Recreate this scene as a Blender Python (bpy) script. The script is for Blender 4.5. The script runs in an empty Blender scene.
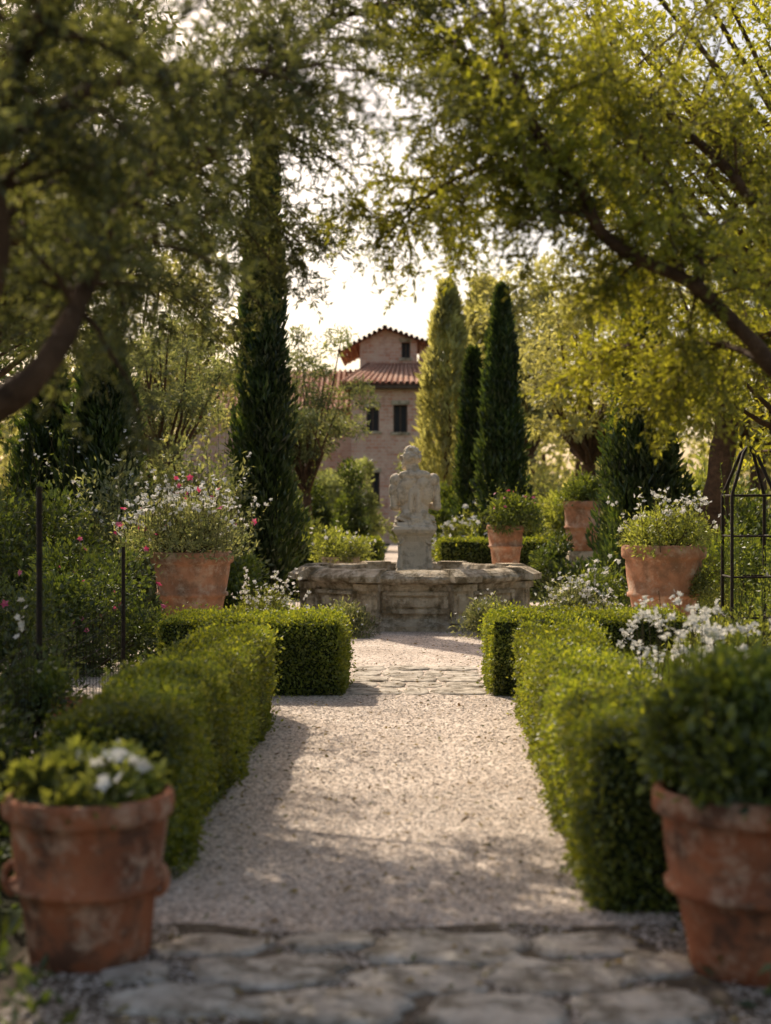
import bpy, math, numpy as np
from mathutils import Vector
rng = np.random.default_rng(7)
scene = bpy.context.scene
COL = scene.collection

# ------------------------------------------------------------------ helpers
def nrm(v):
    v = np.asarray(v, float)
    return v / (np.linalg.norm(v, axis=-1, keepdims=True) + 1e-9)
def rdir(n):
    return nrm(rng.normal(size=(n, 3)))
_wd = nrm(np.random.default_rng(3).normal(size=(12, 3)))
_wp = np.random.default_rng(4).uniform(0, 6.28, 12)
def wob(P, s, off=0.0):
    P = np.asarray(P, float); r = 0
    for i in range(12):
        r = r + np.sin((P @ _wd[i]) * s * (1 + 0.23 * i) + _wp[i] + off * (i + 1))
    return r / 5.0

class B:
    def __init__(s):
        s.v = []; s.f = []; s.n = 0
    def add(s, v, f, m=0, smooth=False):
        v = np.asarray(v, float).reshape(-1, 3); f = np.asarray(f, int)
        if len(f) == 0: return
        s.v.append(v); s.f.append((f + s.n, m, smooth)); s.n += len(v)
    def build(s, name, mats, parent=None):
        V = np.concatenate(s.v).astype(np.float32)
        lv = []; ls = []; lt = []; mi = []; sm = []; st = 0
        for f, m, smo in s.f:
            k = f.shape[1]; c = f.shape[0]
            lv.append(f.ravel()); ls.append(st + np.arange(c) * k); lt.append(np.full(c, k)); mi.append(np.full(c, m)); sm.append(np.full(c, smo))
            st += c * k
        lv = np.concatenate(lv).astype(np.int32); ls = np.concatenate(ls).astype(np.int32); lt = np.concatenate(lt).astype(np.int32)
        me = bpy.data.meshes.new(name)
        me.vertices.add(len(V)); me.vertices.foreach_set('co', V.ravel())
        me.loops.add(len(lv)); me.loops.foreach_set('vertex_index', lv)
        me.polygons.add(len(ls)); me.polygons.foreach_set('loop_start', ls)
        try: me.polygons.foreach_set('loop_total', lt)
        except Exception: pass
        me.polygons.foreach_set('material_index', np.concatenate(mi).astype(np.int32))
        me.polygons.foreach_set('use_smooth', np.concatenate(sm).astype(bool))
        for m in mats: me.materials.append(m)
        me.update(calc_edges=True)
        ob = bpy.data.objects.new(name, me); COL.objects.link(ob)
        if parent is not None: ob.parent = parent
        return ob
    def box(s, x0, x1, y0, y1, z0, z1, m=0):
        v = [(x0,y0,z0),(x1,y0,z0),(x1,y1,z0),(x0,y1,z0),(x0,y0,z1),(x1,y0,z1),(x1,y1,z1),(x0,y1,z1)]
        s.add(v, [(0,3,2,1),(4,5,6,7),(0,1,5,4),(1,2,6,5),(2,3,7,6),(3,0,4,7)], m)
    def quad(s, a, b, c, d, m=0):
        s.add([a, b, c, d], [(0,1,2,3)], m)
    def tube(s, pts, rad, k=8, m=0, smooth=True, rough=0.0):
        pts = np.asarray(pts, float); n = len(pts); rad = np.broadcast_to(np.asarray(rad, float), (n,))
        T = nrm(np.gradient(pts, axis=0)); up = np.array([0.13, 0.31, 0.94])
        if abs(T[0] @ up) > 0.9: up = np.array([0.95, 0.2, 0.1])
        U = nrm(np.cross(T, up)); W = np.cross(T, U)
        a = np.arange(k) * 2 * np.pi / k
        ring = U[:, None, :] * np.cos(a)[None, :, None] + W[:, None, :] * np.sin(a)[None, :, None]
        r = rad[:, None, None]
        v = pts[:, None, :] + ring * r
        if rough: v = v + ring * (wob(v * [1,1,.4], 14)[..., None] * rough * r)
        i = np.arange(n - 1)[:, None]; j = np.arange(k)[None, :]; jn = (j + 1) % k
        f = np.stack([i * k + j, i * k + jn, (i + 1) * k + jn, (i + 1) * k + j], -1).reshape(-1, 4)
        s.add(v.reshape(-1, 3), f, m, smooth)
    def lathe(s, prof, cx, cy, k=48, m=0, smooth=True, rot=0.0, rough=0.0, sub=1):
        prof = np.asarray(prof, float); n = len(prof)
        if sub > 1:
            c = np.arange(k) * 2 * np.pi / k + rot
            P = np.stack([np.cos(c), np.sin(c)], 1); Q = np.roll(P, -1, 0)
            t = np.arange(sub) / sub
            pl = (P[:, None] * (1 - t)[None, :, None] + Q[:, None] * t[None, :, None]).reshape(-1, 2)
        else:
            a = np.arange(k) * 2 * np.pi / k + rot; pl = np.stack([np.cos(a), np.sin(a)], 1)
        K = len(pl)
        v = np.zeros((n, K, 3)); v[..., 0] = prof[:, 0:1] * pl[:, 0]; v[..., 1] = prof[:, 0:1] * pl[:, 1]; v[..., 2] = prof[:, 1:2]
        v[..., 0] += cx; v[..., 1] += cy
        if rough:
            w = wob(v, 5.0) * rough + wob(v, 23.0) * rough * .5
            v[..., 0] += w * pl[:, 0]; v[..., 1] += w * pl[:, 1]; v[..., 2] += wob(v, 9.0, 2.) * rough * .5
        i = np.arange(n - 1)[:, None]; j = np.arange(K)[None, :]; jn = (j + 1) % K
        f = np.stack([i * K + j, i * K + jn, (i + 1) * K + jn, (i + 1) * K + j], -1).reshape(-1, 4)
        s.add(v.reshape(-1, 3), f, m, smooth)
    def disc(s, cx, cy, r, z, m=0, k=32):
        a = np.arange(k) * 2 * np.pi / k
        v = np.stack([cx + r * np.cos(a), cy + r * np.sin(a), np.full(k, z)], 1)
        s.add(v, [list(range(k))], m)
    def prisms(s, A, Bp, r, m=0):
        A = np.asarray(A, float); Bp = np.asarray(Bp, float); n = len(A)
        if n == 0: return
        r = np.broadcast_to(np.asarray(r, float), (n,))[:, None]
        T = nrm(Bp - A); U = nrm(np.cross(T, [0.3, 0.5, 0.81])); W = np.cross(T, U)
        o = [U, -0.5 * U + .87 * W, -0.5 * U - .87 * W]
        v = np.stack([A + o[0]*r, A + o[1]*r, A + o[2]*r, Bp + o[0]*r*.6, Bp + o[1]*r*.6, Bp + o[2]*r*.6], 1)
        b = (np.arange(n) * 6)[:, None, None]
        f = (b + np.array([[0,1,4,3],[1,2,5,4],[2,0,3,5]])[None]).reshape(-1, 4)
        s.add(v.reshape(-1, 3), f, m)
    def leaves(s, C, D, L, W, m=0, hi=False, N=None):
        C = np.asarray(C, float); n = len(C)
        if n == 0: return
        D = nrm(D); N = rdir(n) if N is None else nrm(N)
        S = nrm(np.cross(D, N)); N = np.cross(S, D)
        L = np.broadcast_to(np.asarray(L, float), (n,))[:, None]; W = np.broadcast_to(np.asarray(W, float), (n,))[:, None]
        if not hi:
            v = np.stack([C, C + D*L*.45 + S*W*.5 + N*L*.06, C + D*L - N*L*.08, C + D*L*.45 - S*W*.5 + N*L*.06], 1)
            f = (np.arange(n) * 4)[:, None] + np.arange(4)[None]
            s.add(v.reshape(-1, 3), f, m)
        else:
            v = np.stack([C, C + D*L*.3 + S*W*.42 + N*W*.16, C + D*L*.68 + S*W*.38 + N*W*.12, C + D*L - N*L*.12,
                          C + D*L*.68 - S*W*.38 + N*W*.12, C + D*L*.3 - S*W*.42 + N*W*.16], 1)
            b = (np.arange(n) * 6)[:, None, None]
            f = (b + np.array([[0,1,2,3],[0,3,4,5]])[None]).reshape(-1, 4)
            s.add(v.reshape(-1, 3), f, m)
    def flowers(s, C, size, m=0, face=None, petals=5):
        C = np.asarray(C, float); n = len(C)
        if n == 0: return
        ax = nrm(rng.normal(size=(n, 3)) * .6 + (np.array([0, -.5, .7]) if face is None else face))
        U = nrm(np.cross(ax, rdir(n))); W = np.cross(ax, U)
        size = np.broadcast_to(np.asarray(size, float), (n,))
        for k in range(petals):
            a = 2 * math.pi * k / petals
            D = U * math.cos(a) + W * math.sin(a) + ax * rng.uniform(.15, .6, (n, 1))
            s.leaves(C, D, size * rng.uniform(.8, 1.1, n), size * .75, m, hi=False, N=ax)

# ------------------------------------------------------------------ materials
def newmat(name):
    m = bpy.data.materials.new(name); m.use_nodes = True
    nt = m.node_tree; nt.nodes.clear()
    out = nt.nodes.new('ShaderNodeOutputMaterial')
    return m, nt, out
def ramp(nt, stops, fac):
    r = nt.nodes.new('ShaderNodeValToRGB'); e = r.color_ramp.elements
    while len(e) > 1: e.remove(e[-1])
    e[0].position = stops[0][0]; e[0].color = (*stops[0][1], 1)
    for p, c in stops[1:]:
        x = e.new(p); x.color = (*c, 1)
    nt.links.new(fac, r.inputs[0]); return r.outputs[0]
def noise(nt, scale, detail=4, rough=.55, vec=None):
    n = nt.nodes.new('ShaderNodeTexNoise'); n.inputs['Scale'].default_value = scale
    n.inputs['Detail'].default_value = detail; n.inputs['Roughness'].default_value = rough
    if vec is not None: nt.links.new(vec, n.inputs['Vector'])
    return n.outputs['Fac']
def coord(nt):
    return nt.nodes.new('ShaderNodeTexCoord').outputs['Object']
def mixc(nt, a, b, fac, mode='MIX'):
    x = nt.nodes.new('ShaderNodeMix'); x.data_type = 'RGBA'; x.blend_type = mode
    for sock, val in ((x.inputs[0], fac), (x.inputs[6], a), (x.inputs[7], b)):
        if hasattr(val, 'is_output'): nt.links.new(val, sock)
        elif isinstance(val, tuple): sock.default_value = (*val, 1)
        else: sock.default_value = val
    return x.outputs[2]
def leafmat(name, c0, c1, c2, trans=.4, tcol=(1.7, 1.5, .55), rough=.45, var=.35, gl=.05):
    m, nt, out = newmat(name)
    g = nt.nodes.new('ShaderNodeNewGeometry')
    c = ramp(nt, [(0, c0), (.5, c1), (1, c2)], g.outputs['Random Per Island'])
    nz = noise(nt, 2.2, 0, .5, coord(nt))
    mr = nt.nodes.new('ShaderNodeMapRange'); nt.links.new(nz, mr.inputs[0])
    mr.inputs[1].default_value = .3; mr.inputs[2].default_value = .7; mr.inputs[3].default_value = 1 - var; mr.inputs[4].default_value = 1 + var
    c = mixc(nt, c, mr.outputs[0], 1.0, 'MULTIPLY')
    p = nt.nodes.new('ShaderNodeBsdfDiffuse'); nt.links.new(c, p.inputs[0])
    t = nt.nodes.new('ShaderNodeBsdfTranslucent')
    tc = mixc(nt, c, tcol, 1.0, 'MULTIPLY'); nt.links.new(tc, t.inputs[0])
    x = nt.nodes.new('ShaderNodeMixShader'); x.inputs[0].default_value = trans
    nt.links.new(p.outputs[0], x.inputs[1]); nt.links.new(t.outputs[0], x.inputs[2])
    gg = nt.nodes.new('ShaderNodeBsdfGlossy'); gg.inputs['Roughness'].default_value = rough; gg.inputs[0].default_value = (1,1,1,1)
    y = nt.nodes.new('ShaderNodeMixShader'); y.inputs[0].default_value = gl
    nt.links.new(x.outputs[0], y.inputs[1]); nt.links.new(gg.outputs[0], y.inputs[2]); nt.links.new(y.outputs[0], out.inputs[0])
    return m
def surfmat(name, stops, scale, rough=.85, bump=.4, bscale=None, bdist=.01, stain=None, sscale=1.5, spec=.3, island=False, lime=None):
    m, nt, out = newmat(name); co = coord(nt)
    if island:
        f = nt.nodes.new('ShaderNodeNewGeometry').outputs['Random Per Island']
    else: f = noise(nt, scale, 5, .6, co)
    c = ramp(nt, stops, f)
    if stain:
        sf = ramp(nt, [(.44, (0,0,0)), (.60, (1,1,1))], noise(nt, sscale, 5, .7, co))
        c = mixc(nt, c, stain, sf)
    if lime:
        mp = nt.nodes.new('ShaderNodeMapping'); mp.inputs['Location'].default_value = (5.3, 2.1, 7.7); nt.links.new(co, mp.inputs[0])
        sf = ramp(nt, [(.50, (0,0,0)), (.66, (.8,.8,.8))], noise(nt, sscale*1.7, 7, .75, mp.outputs[0]))
        c = mixc(nt, c, lime, sf)
    p = nt.nodes.new('ShaderNodeBsdfPrincipled'); nt.links.new(c, p.inputs['Base Color'])
    p.inputs['Roughness'].default_value = rough; p.inputs['Specular IOR Level'].default_value = spec
    if bump:
        b = nt.nodes.new('ShaderNodeBump'); b.inputs['Strength'].default_value = bump; b.inputs['Distance'].default_value = bdist
        nt.links.new(noise(nt, bscale or scale * 4, 6, .65, co), b.inputs['Height']); nt.links.new(b.outputs[0], p.inputs['Normal'])
    nt.links.new(p.outputs[0], out.inputs[0]); return m

TC = (2.7, 2.2, .7)
M_BOX = leafmat('boxwood_leaf', (.07,.105,.016), (.125,.17,.027), (.195,.23,.042), .46, TC)
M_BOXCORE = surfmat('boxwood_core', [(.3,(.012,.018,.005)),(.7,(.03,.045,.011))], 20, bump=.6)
M_OLIVE = leafmat('olive_leaf', (.055,.072,.026), (.10,.12,.048), (.185,.205,.105), .42, (2.5,2.15,.9))
M_LIME = leafmat('spring_leaf', (.125,.155,.022), (.19,.22,.036), (.27,.29,.06), .56, (2.6,2.15,.75))
M_CYP = leafmat('cypress_leaf', (.022,.044,.014), (.045,.078,.021), (.085,.12,.034), .28, (2.4,2.05,.7))
M_SHRUBHAZE = leafmat('hazy_shrub_leaf', (.16,.19,.075), (.22,.25,.11), (.28,.31,.15), .5, (2.0,1.85,1.0))  # far shrubs: leaf colour lightened to imitate background haze
M_FARHAZE = leafmat('distant_hazy_leaf', (.22,.235,.10), (.30,.315,.14), (.38,.39,.19), .5, (2.2,1.9,1.0))  # distant trees: luminous haze painted in as pale leaf colour, no volume
M_SILV = leafmat('silver_leaf', (.10,.13,.06), (.17,.20,.095), (.29,.31,.18), .42, (2.2,1.95,.95))
M_MID = leafmat('shrub_leaf', (.05,.08,.018), (.095,.14,.03), (.15,.195,.045), .42, TC)
M_DARK = leafmat('dark_leaf', (.028,.05,.015), (.052,.084,.023), (.09,.125,.035), .38, TC)
M_LIGHT = leafmat('light_leaf', (.12,.155,.04), (.18,.22,.06), (.25,.29,.095), .45, (2.4,2.05,.8))
M_WHITE = leafmat('white_petal', (.78,.76,.69), (.83,.81,.76), (.88,.86,.82), .4, (1,1,1), var=.04)
M_PINK = leafmat('pink_petal', (.55,.04,.13), (.6,.08,.2), (.7,.25,.35), .35, (1.2,1,1), var=.1)
M_BARK = surfmat('bark', [(.3,(.06,.032,.018)),(.7,(.20,.11,.06))], 9, bump=1, bscale=30, bdist=.03)
M_TWIG = surfmat('twig', [(.3,(.06,.045,.02)),(.7,(.10,.08,.035))], 9, bump=0)
M_TERRA = surfmat('terracotta', [(.3,(.26,.08,.036)),(.5,(.46,.16,.072)),(.72,(.60,.26,.135))], 9, .85, .8, 45, .008, (.14,.066,.04), 4.5, lime=(.64,.43,.30))
M_TERRA2 = surfmat('weathered_terracotta', [(.3,(.44,.18,.09)),(.55,(.62,.30,.17)),(.75,(.70,.43,.28))], 6, .85, .5, 40, .008, (.32,.17,.10), 3.6, lime=(.70,.53,.40))
M_SOIL = surfmat('soil', [(.3,(.02,.014,.009)),(.7,(.07,.048,.03))], 14, .95, 1, 50, .02)
M_EARTH = surfmat('packed_earth', [(.3,(.08,.06,.042)),(.5,(.15,.118,.086)),(.7,(.26,.21,.16))], 9, .95, 1, 60, .02)
M_STONE = surfmat('old_stone', [(.28,(.29,.22,.145)),(.5,(.60,.49,.35)),(.72,(.76,.66,.51))], 5.5, .9, 1, 28, .03, (.20,.155,.09), 4.2, lime=(.80,.71,.57))
M_STATUE = surfmat('statue_stone', [(.3,(.54,.45,.33)),(.5,(.80,.69,.54)),(.7,(.86,.78,.64))], 7, .9, .6, 45, .010, (.45,.37,.27), 7)
M_SLAB = surfmat('flagstone', [(.3,(.34,.29,.24)),(.5,(.58,.51,.43)),(.7,(.76,.70,.61))], 9, .9, 1, 26, .02, (.22,.185,.14), 6, lime=(.76,.69,.60))
M_PEB = surfmat('pebble', [(0,(.24,.195,.16)),(.4,(.56,.47,.40)),(.8,(.76,.66,.58)),(1,(.85,.77,.70))], 5, .85, 0, island=True)
M_IRON = surfmat('rusty_iron', [(.3,(.014,.010,.008)),(.7,(.05,.03,.02))], 30, .7, .3)
M_ROOF = surfmat('roof_tile', [(.3,(.36,.16,.10)),(.5,(.50,.27,.18)),(.7,(.62,.40,.29))], 1.6, .9, .5, 9, .05)
M_GLASS = surfmat('dark_window', [(.3,(.02,.02,.022)),(.7,(.04,.04,.045))], 1, .5, 0, spec=.3)
M_FRAME = surfmat('shutter_wood', [(.3,(.09,.06,.045)),(.7,(.15,.11,.08))], 5, .8, .2)
M_DEADLEAF = surfmat('fallen_leaf', [(0,(.20,.12,.04)),(.5,(.42,.30,.10)),(1,(.16,.17,.06))], 5, .8, 0, island=True)

def gravelmat():
    m, nt, out = newmat('gravel'); co = coord(nt)
    v = nt.nodes.new('ShaderNodeTexVoronoi'); v.inputs['Scale'].default_value = 58; nt.links.new(co, v.inputs['Vector'])
    sep = nt.nodes.new('ShaderNodeSeparateColor'); nt.links.new(v.outputs['Color'], sep.inputs[0])
    c = ramp(nt, [(0,(.28,.23,.19)),(.3,(.62,.52,.445)),(.7,(.82,.715,.63)),(1,(.88,.80,.73))], sep.outputs[0])
    big = ramp(nt, [(.32,(.72,.67,.62)),(.60,(1.03,1.0,.97))], noise(nt, 1.6, 5, .62, co))
    c = mixc(nt, c, big, 1.0, 'MULTIPLY')
    edge = ramp(nt, [(.5,(1,1,1)),(1.0,(.45,.42,.40))], v.outputs['Distance'])
    c = mixc(nt, c, edge, 1.0, 'MULTIPLY')
    p = nt.nodes.new('ShaderNodeBsdfPrincipled'); nt.links.new(c, p.inputs['Base Color']); p.inputs['Roughness'].default_value = .9
    b = nt.nodes.new('ShaderNodeBump'); b.invert = True; b.inputs['Strength'].default_value = .4; b.inputs['Distance'].default_value = .006
    nt.links.new(v.outputs['Distance'], b.inputs['Height']); nt.links.new(b.outputs[0], p.inputs['Normal'])
    nt.links.new(p.outputs[0], out.inputs[0]); return m
M_GRAVEL = gravelmat()
M_GROUND = surfmat('garden_soil', [(.35,(.03,.024,.014)),(.5,(.05,.05,.02)),(.62,(.045,.075,.02))], 1.7, .95, 1, 25, .03)
def wallmat():
    m, nt, out = newmat('old_brick_wall'); co = coord(nt)
    sx = nt.nodes.new('ShaderNodeSeparateXYZ'); nt.links.new(co, sx.inputs[0])
    ad = nt.nodes.new('ShaderNodeMath'); ad.operation = 'ADD'; nt.links.new(sx.outputs[0], ad.inputs[0]); nt.links.new(sx.outputs[1], ad.inputs[1])
    cb = nt.nodes.new('ShaderNodeCombineXYZ'); nt.links.new(ad.outputs[0], cb.inputs[0]); nt.links.new(sx.outputs[2], cb.inputs[1])
    br = nt.nodes.new('ShaderNodeTexBrick'); nt.links.new(cb.outputs[0], br.inputs['Vector']); br.inputs['Scale'].default_value = 1.7
    br.inputs['Color1'].default_value = (.66,.30,.20,1); br.inputs['Color2'].default_value = (.76,.48,.36,1); br.inputs['Mortar'].default_value = (.72,.55,.44,1)
    br.inputs['Mortar Size'].default_value = .03
    f = ramp(nt, [(.46,(0,0,0)),(.60,(.85,.85,.85))], noise(nt, 1.3, 6, .75, co))
    c = mixc(nt, br.outputs['Color'], (.82,.60,.47), f)
    f2 = ramp(nt, [(.54,(0,0,0)),(.66,(.7,.7,.7))], noise(nt, 2.7, 5, .7, co))
    c = mixc(nt, c, (.50,.24,.165), f2)
    p = nt.nodes.new('ShaderNodeBsdfPrincipled'); nt.links.new(c, p.inputs['Base Color']); p.inputs['Roughness'].default_value = .95
    nt.links.new(p.outputs[0], out.inputs[0]); return m
M_WALL = wallmat()
def watermat():
    m, nt, out = newmat('water')
    p = nt.nodes.new('ShaderNodeBsdfPrincipled'); p.inputs['Base Color'].default_value = (.012,.016,.012,1); p.inputs['Roughness'].default_value = .06
    b = nt.nodes.new('ShaderNodeBump'); b.inputs['Strength'].default_value = .15; nt.links.new(noise(nt, 6, 2, .5, coord(nt)), b.inputs['Height']); nt.links.new(b.outputs[0], p.inputs['Normal'])
    nt.links.new(p.outputs[0], out.inputs[0]); return m
M_WATER = watermat()

# ------------------------------------------------------------------ ground
def grid(b, x0, x1, y0, y1, z, m=0):
    b.quad((x0,y0,z),(x1,y0,z),(x1,y1,z),(x0,y1,z), m)
b = B(); grid(b, -400, 400, -100, 700, 0); b.build('ground', [M_GROUND])
b = B()
grid(b, -.98, .95, 4.7, 10.3, .005); grid(b, -4.2, 4.6, 10.3, 22.5, .005); grid(b, -.7, 1.3, 22.5, 60, .005)
grid(b, -2.6, -1.55, 7.5, 10.3, .005)
b.build('gravel_path', [M_GRAVEL])
b = B(); xs=np.linspace(-1.3,1.3,50); top=5.08+wob(np.stack([xs,xs*0,xs*0],1),5)*.07
v=np.concatenate([np.stack([xs,np.full(50,1.5),np.full(50,.009)],1),np.stack([xs,top,np.full(50,.009)],1)])
b.add(v,[(i,i+1,51+i,50+i) for i in range(49)],0); b.build('earth_path', [M_EARTH])

octv = np.array([(1,0,0),(0,1,0),(-1,0,0),(0,-1,0),(0,0,1),(0,0,-1)], float)
octf = np.array([(0,1,4),(1,2,4),(2,3,4),(3,0,4),(1,0,5),(2,1,5),(3,2,5),(0,3,5)])
def pebbles(b, x0, x1, y0, y1, n, s0, s1, z=.005, patch=None):
    c = np.stack([rng.uniform(x0,x1,n), rng.uniform(y0,y1,n), np.full(n, z)], 1)
    if patch is not None: c = c[wob(c, patch) > -.25]; n = len(c)
    sc = rng.uniform(s0, s1, (n,1)) * rng.uniform(.6, 1.2, (n,3)); sc[:,2] *= .42
    a = rng.uniform(0, 6.28, n); ca, sa = np.cos(a), np.sin(a)
    v = octv[None] * sc[:,None,:] * (1 + rng.uniform(-.2,.2,(n,6,1)))
    v = v + rng.normal(size=(n,6,3)) * sc[:,None,:] * .15
    x = v[...,0]*ca[:,None] - v[...,1]*sa[:,None]; y = v[...,0]*sa[:,None] + v[...,1]*ca[:,None]
    v = np.stack([x, y, v[...,2]], -1) + c[:,None,:]
    b.add(v.reshape(-1,3), ((np.arange(n)*6)[:,None,None] + octf[None]).reshape(-1,3), 0)
b = B()
pebbles(b, -1.0, .98, 4.95, 7.5, 20000, .005, .012); pebbles(b, -1.0, .98, 7.5, 11.5, 13000, .007, .014); pebbles(b, -3.2, 3.0, 10.3, 17.5, 10000, .007, .015)
pebbles(b, -1.2, 1.2, 3.8, 5.25, 13000, .004, .010, z=.011, patch=6)
pebbles(b, -1.2, 1.2, 3.8, 5.1, 500, .004, .008, z=.026)
b.build('loose_gravel', [M_PEB])

b = B(); n = 800
C = np.stack([rng.uniform(-1,.95,n), 4+12*rng.uniform(0,1,n)**1.5, rng.uniform(.014,.032,n)],1)
D = rdir(n); D[:,2] *= .25; b.leaves(C, D, rng.uniform(.02,.045,n), rng.uniform(.012,.022,n), 0, True, N=nrm(rng.normal(size=(n,3))*.3+[0,0,1]))
b.build('fallen_leaves', [M_DEADLEAF])

def slab(b, cx, cy, rx, ry, h, seed, jit=.06, z0=0.0):
    r = np.random.default_rng(seed); k = 26
    a = np.arange(k)*2*np.pi/k + r.uniform(-.1,.1,k)
    p = r.uniform(2.4,4.5); rot = r.uniform(-.35,.35)*(jit>.08)
    q = a-rot; rr = (np.abs(np.cos(q))**p + np.abs(np.sin(q))**p)**(-1/p)
    co_ = r.integers(2,6); rr *= 1 + r.uniform(-jit,jit,k)*.7 + jit*np.cos(co_*a + r.uniform(0,6)) + jit*.6*np.cos((co_+3)*a + r.uniform(0,6))
    ox, oy = np.cos(a)*rr, np.sin(a)*rr
    rings = []
    for s_, z in ((1.0, 0.0), (.98, h*.5), (.91, h*.95), (.75,h), (.5, h+.002), (.25, h+.001)):
        x = cx + ox*rx*s_; y = cy + oy*ry*s_
        P = np.stack([x, y, np.full(k, z+z0)],1); P[:,2] += (wob(P, 11)*.004+wob(P,34)*.0015 if z > 0 else 0)
        rings.append(P)
    v = np.concatenate(rings); fs = []
    for i in range(5):
        for j in range(k): fs.append((i*k+j, i*k+(j+1)%k, (i+1)*k+(j+1)%k, (i+1)*k+j))
    b.add(v, fs, 0, True); b.add(rings[-1], [list(range(k))], 0)
b = B(); sd = 41
for cx,cy,rx,ry in ((-.66,4.80,.17,.10),(-.26,4.86,.15,.09),(.14,4.80,.25,.16),(.60,4.84,.18,.12),
                    (-.44,4.55,.24,.14),(.04,4.47,.19,.13),(.48,4.52,.23,.15),(.82,4.62,.10,.10),
                    (-.70,4.27,.18,.12),(-.24,4.22,.25,.14),(.26,4.18,.21,.13),(.70,4.22,.20,.14),(-.86,4.53,.10,.09)):
    sd += 1; slab(b, cx, cy, rx*1.06, ry*1.06, rng.uniform(.012,.022), sd, .10, .008)
b.build('flagstone_paving', [M_SLAB])
b = B()
yy = 11.35
for r_ in range(5):
    dy = rng.uniform(.36,.48); n = 3 + r_ % 2
    xs = np.linspace(-.5, .66, n+1) + np.r_[0, rng.uniform(-.09,.09,n-1), 0]
    for i in range(n):
        sd += 1; slab(b, (xs[i]+xs[i+1])/2, yy+dy/2, (xs[i+1]-xs[i])/2*.97, dy/2*.95, rng.uniform(.012,.02), sd)
    yy += dy
b.build('flagstone_paving', [M_SLAB])

# ------------------------------------------------------------------ hedges
def hedge(name, x0, x1, y0, y1, h, n, L=.028, skew=0.0, mat=None, amp=.022):
    b = B(); lx, ly = x1-x0, y1-y0
    e = .035
    nx, ny, nz = max(2,int(lx/.12)), max(2,int(ly/.12)), 5
    def face(o, u, v, nu, nv):
        o, u, v = map(np.array, (o,u,v)); I, J = np.meshgrid(np.linspace(0,1,nu+1), np.linspace(0,1,nv+1), indexing='ij')
        P = o + I[...,None]*u + J[...,None]*v
        return P.reshape(-1,3), np.array([(i*(nv+1)+j,(i+1)*(nv+1)+j,(i+1)*(nv+1)+j+1,i*(nv+1)+j+1) for i in range(nu) for j in range(nv)])
    a0,a1,b0,b1,hh = x0+e,x1-e,y0+e,y1-e,h-e
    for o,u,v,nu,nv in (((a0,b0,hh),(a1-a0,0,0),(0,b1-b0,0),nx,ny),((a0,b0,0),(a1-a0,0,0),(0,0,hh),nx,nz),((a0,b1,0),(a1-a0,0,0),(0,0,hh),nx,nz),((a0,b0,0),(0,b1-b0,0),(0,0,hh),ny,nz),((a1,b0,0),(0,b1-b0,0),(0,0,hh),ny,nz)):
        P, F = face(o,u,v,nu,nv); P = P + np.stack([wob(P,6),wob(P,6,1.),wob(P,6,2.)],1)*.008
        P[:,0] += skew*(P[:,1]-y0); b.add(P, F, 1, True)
    ar = np.array([lx*ly*1.2, lx*h, lx*h, ly*h, ly*h]); cnt = (ar/ar.sum()*n).astype(int)
    Ps=[]; Ns=[]
    for k,c in enumerate(cnt):
        u, v = rng.uniform(0,1,c), rng.uniform(0,1,c)
        if k==0: P=np.stack([x0+u*lx,y0+v*ly,np.full(c,h)],1); N=np.tile([0,0,1.],(c,1))
        elif k==1: P=np.stack([x0+u*lx,np.full(c,y0),v*h],1); N=np.tile([0,-1.,0],(c,1))
        elif k==2: P=np.stack([x0+u*lx,np.full(c,y1),v*h],1); N=np.tile([0,1.,0],(c,1))
        elif k==3: P=np.stack([np.full(c,x0),y0+u*ly,v*h],1); N=np.tile([-1.,0,0],(c,1))
        else: P=np.stack([np.full(c,x1),y0+u*ly,v*h],1); N=np.tile([1.,0,0],(c,1))
        Ps.append(P); Ns.append(N)
    P=np.concatenate(Ps); N=np.concatenate(Ns)
    ctr = np.array([(x0+x1)/2,(y0+y1)/2,h/2]); half=np.array([lx/2,ly/2,h/2]); q=(P-ctr); rr=.10
    inner=np.clip(q,-(half-rr),(half-rr)); inner[:,2]=np.minimum(q[:,2],half[2]-rr)
    d=q-inner; dl=np.linalg.norm(d,axis=1,keepdims=True); q=inner+d/(dl+1e-9)*np.minimum(dl,rr); P=ctr+q; N=nrm(d*.7+N*.3*rr)
    P = P + N*(wob(P,4.5)*amp+wob(P,13,1.)*.016 + rng.uniform(-.03,.014,len(P)))[:,None]
    P[:,0] += skew*(P[:,1]-y0); P[:,2]=np.maximum(P[:,2],.01)
    D = nrm(N*.55 + rdir(len(P))*.9 + [0,0,.15])
    LL = L*rng.uniform(.7,1.25,len(P))
    k = rng.random(len(P)) < .05; P[k] += N[k]*rng.uniform(.01,.07,(k.sum(),1))
    b.leaves(P, D, LL, LL*.6, 0)
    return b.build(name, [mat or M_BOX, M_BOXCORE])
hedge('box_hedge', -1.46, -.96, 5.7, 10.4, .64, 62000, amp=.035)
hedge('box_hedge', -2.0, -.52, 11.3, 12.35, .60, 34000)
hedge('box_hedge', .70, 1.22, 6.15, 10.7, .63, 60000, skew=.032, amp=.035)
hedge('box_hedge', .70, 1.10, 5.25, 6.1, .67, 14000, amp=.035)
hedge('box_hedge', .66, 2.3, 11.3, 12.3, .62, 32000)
hedge('box_hedge', -2.3, -.45, 24, 25, .95, 9000, .06)
hedge('box_hedge', .55, 2.4, 24, 25, .95, 9000, .06)

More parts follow.
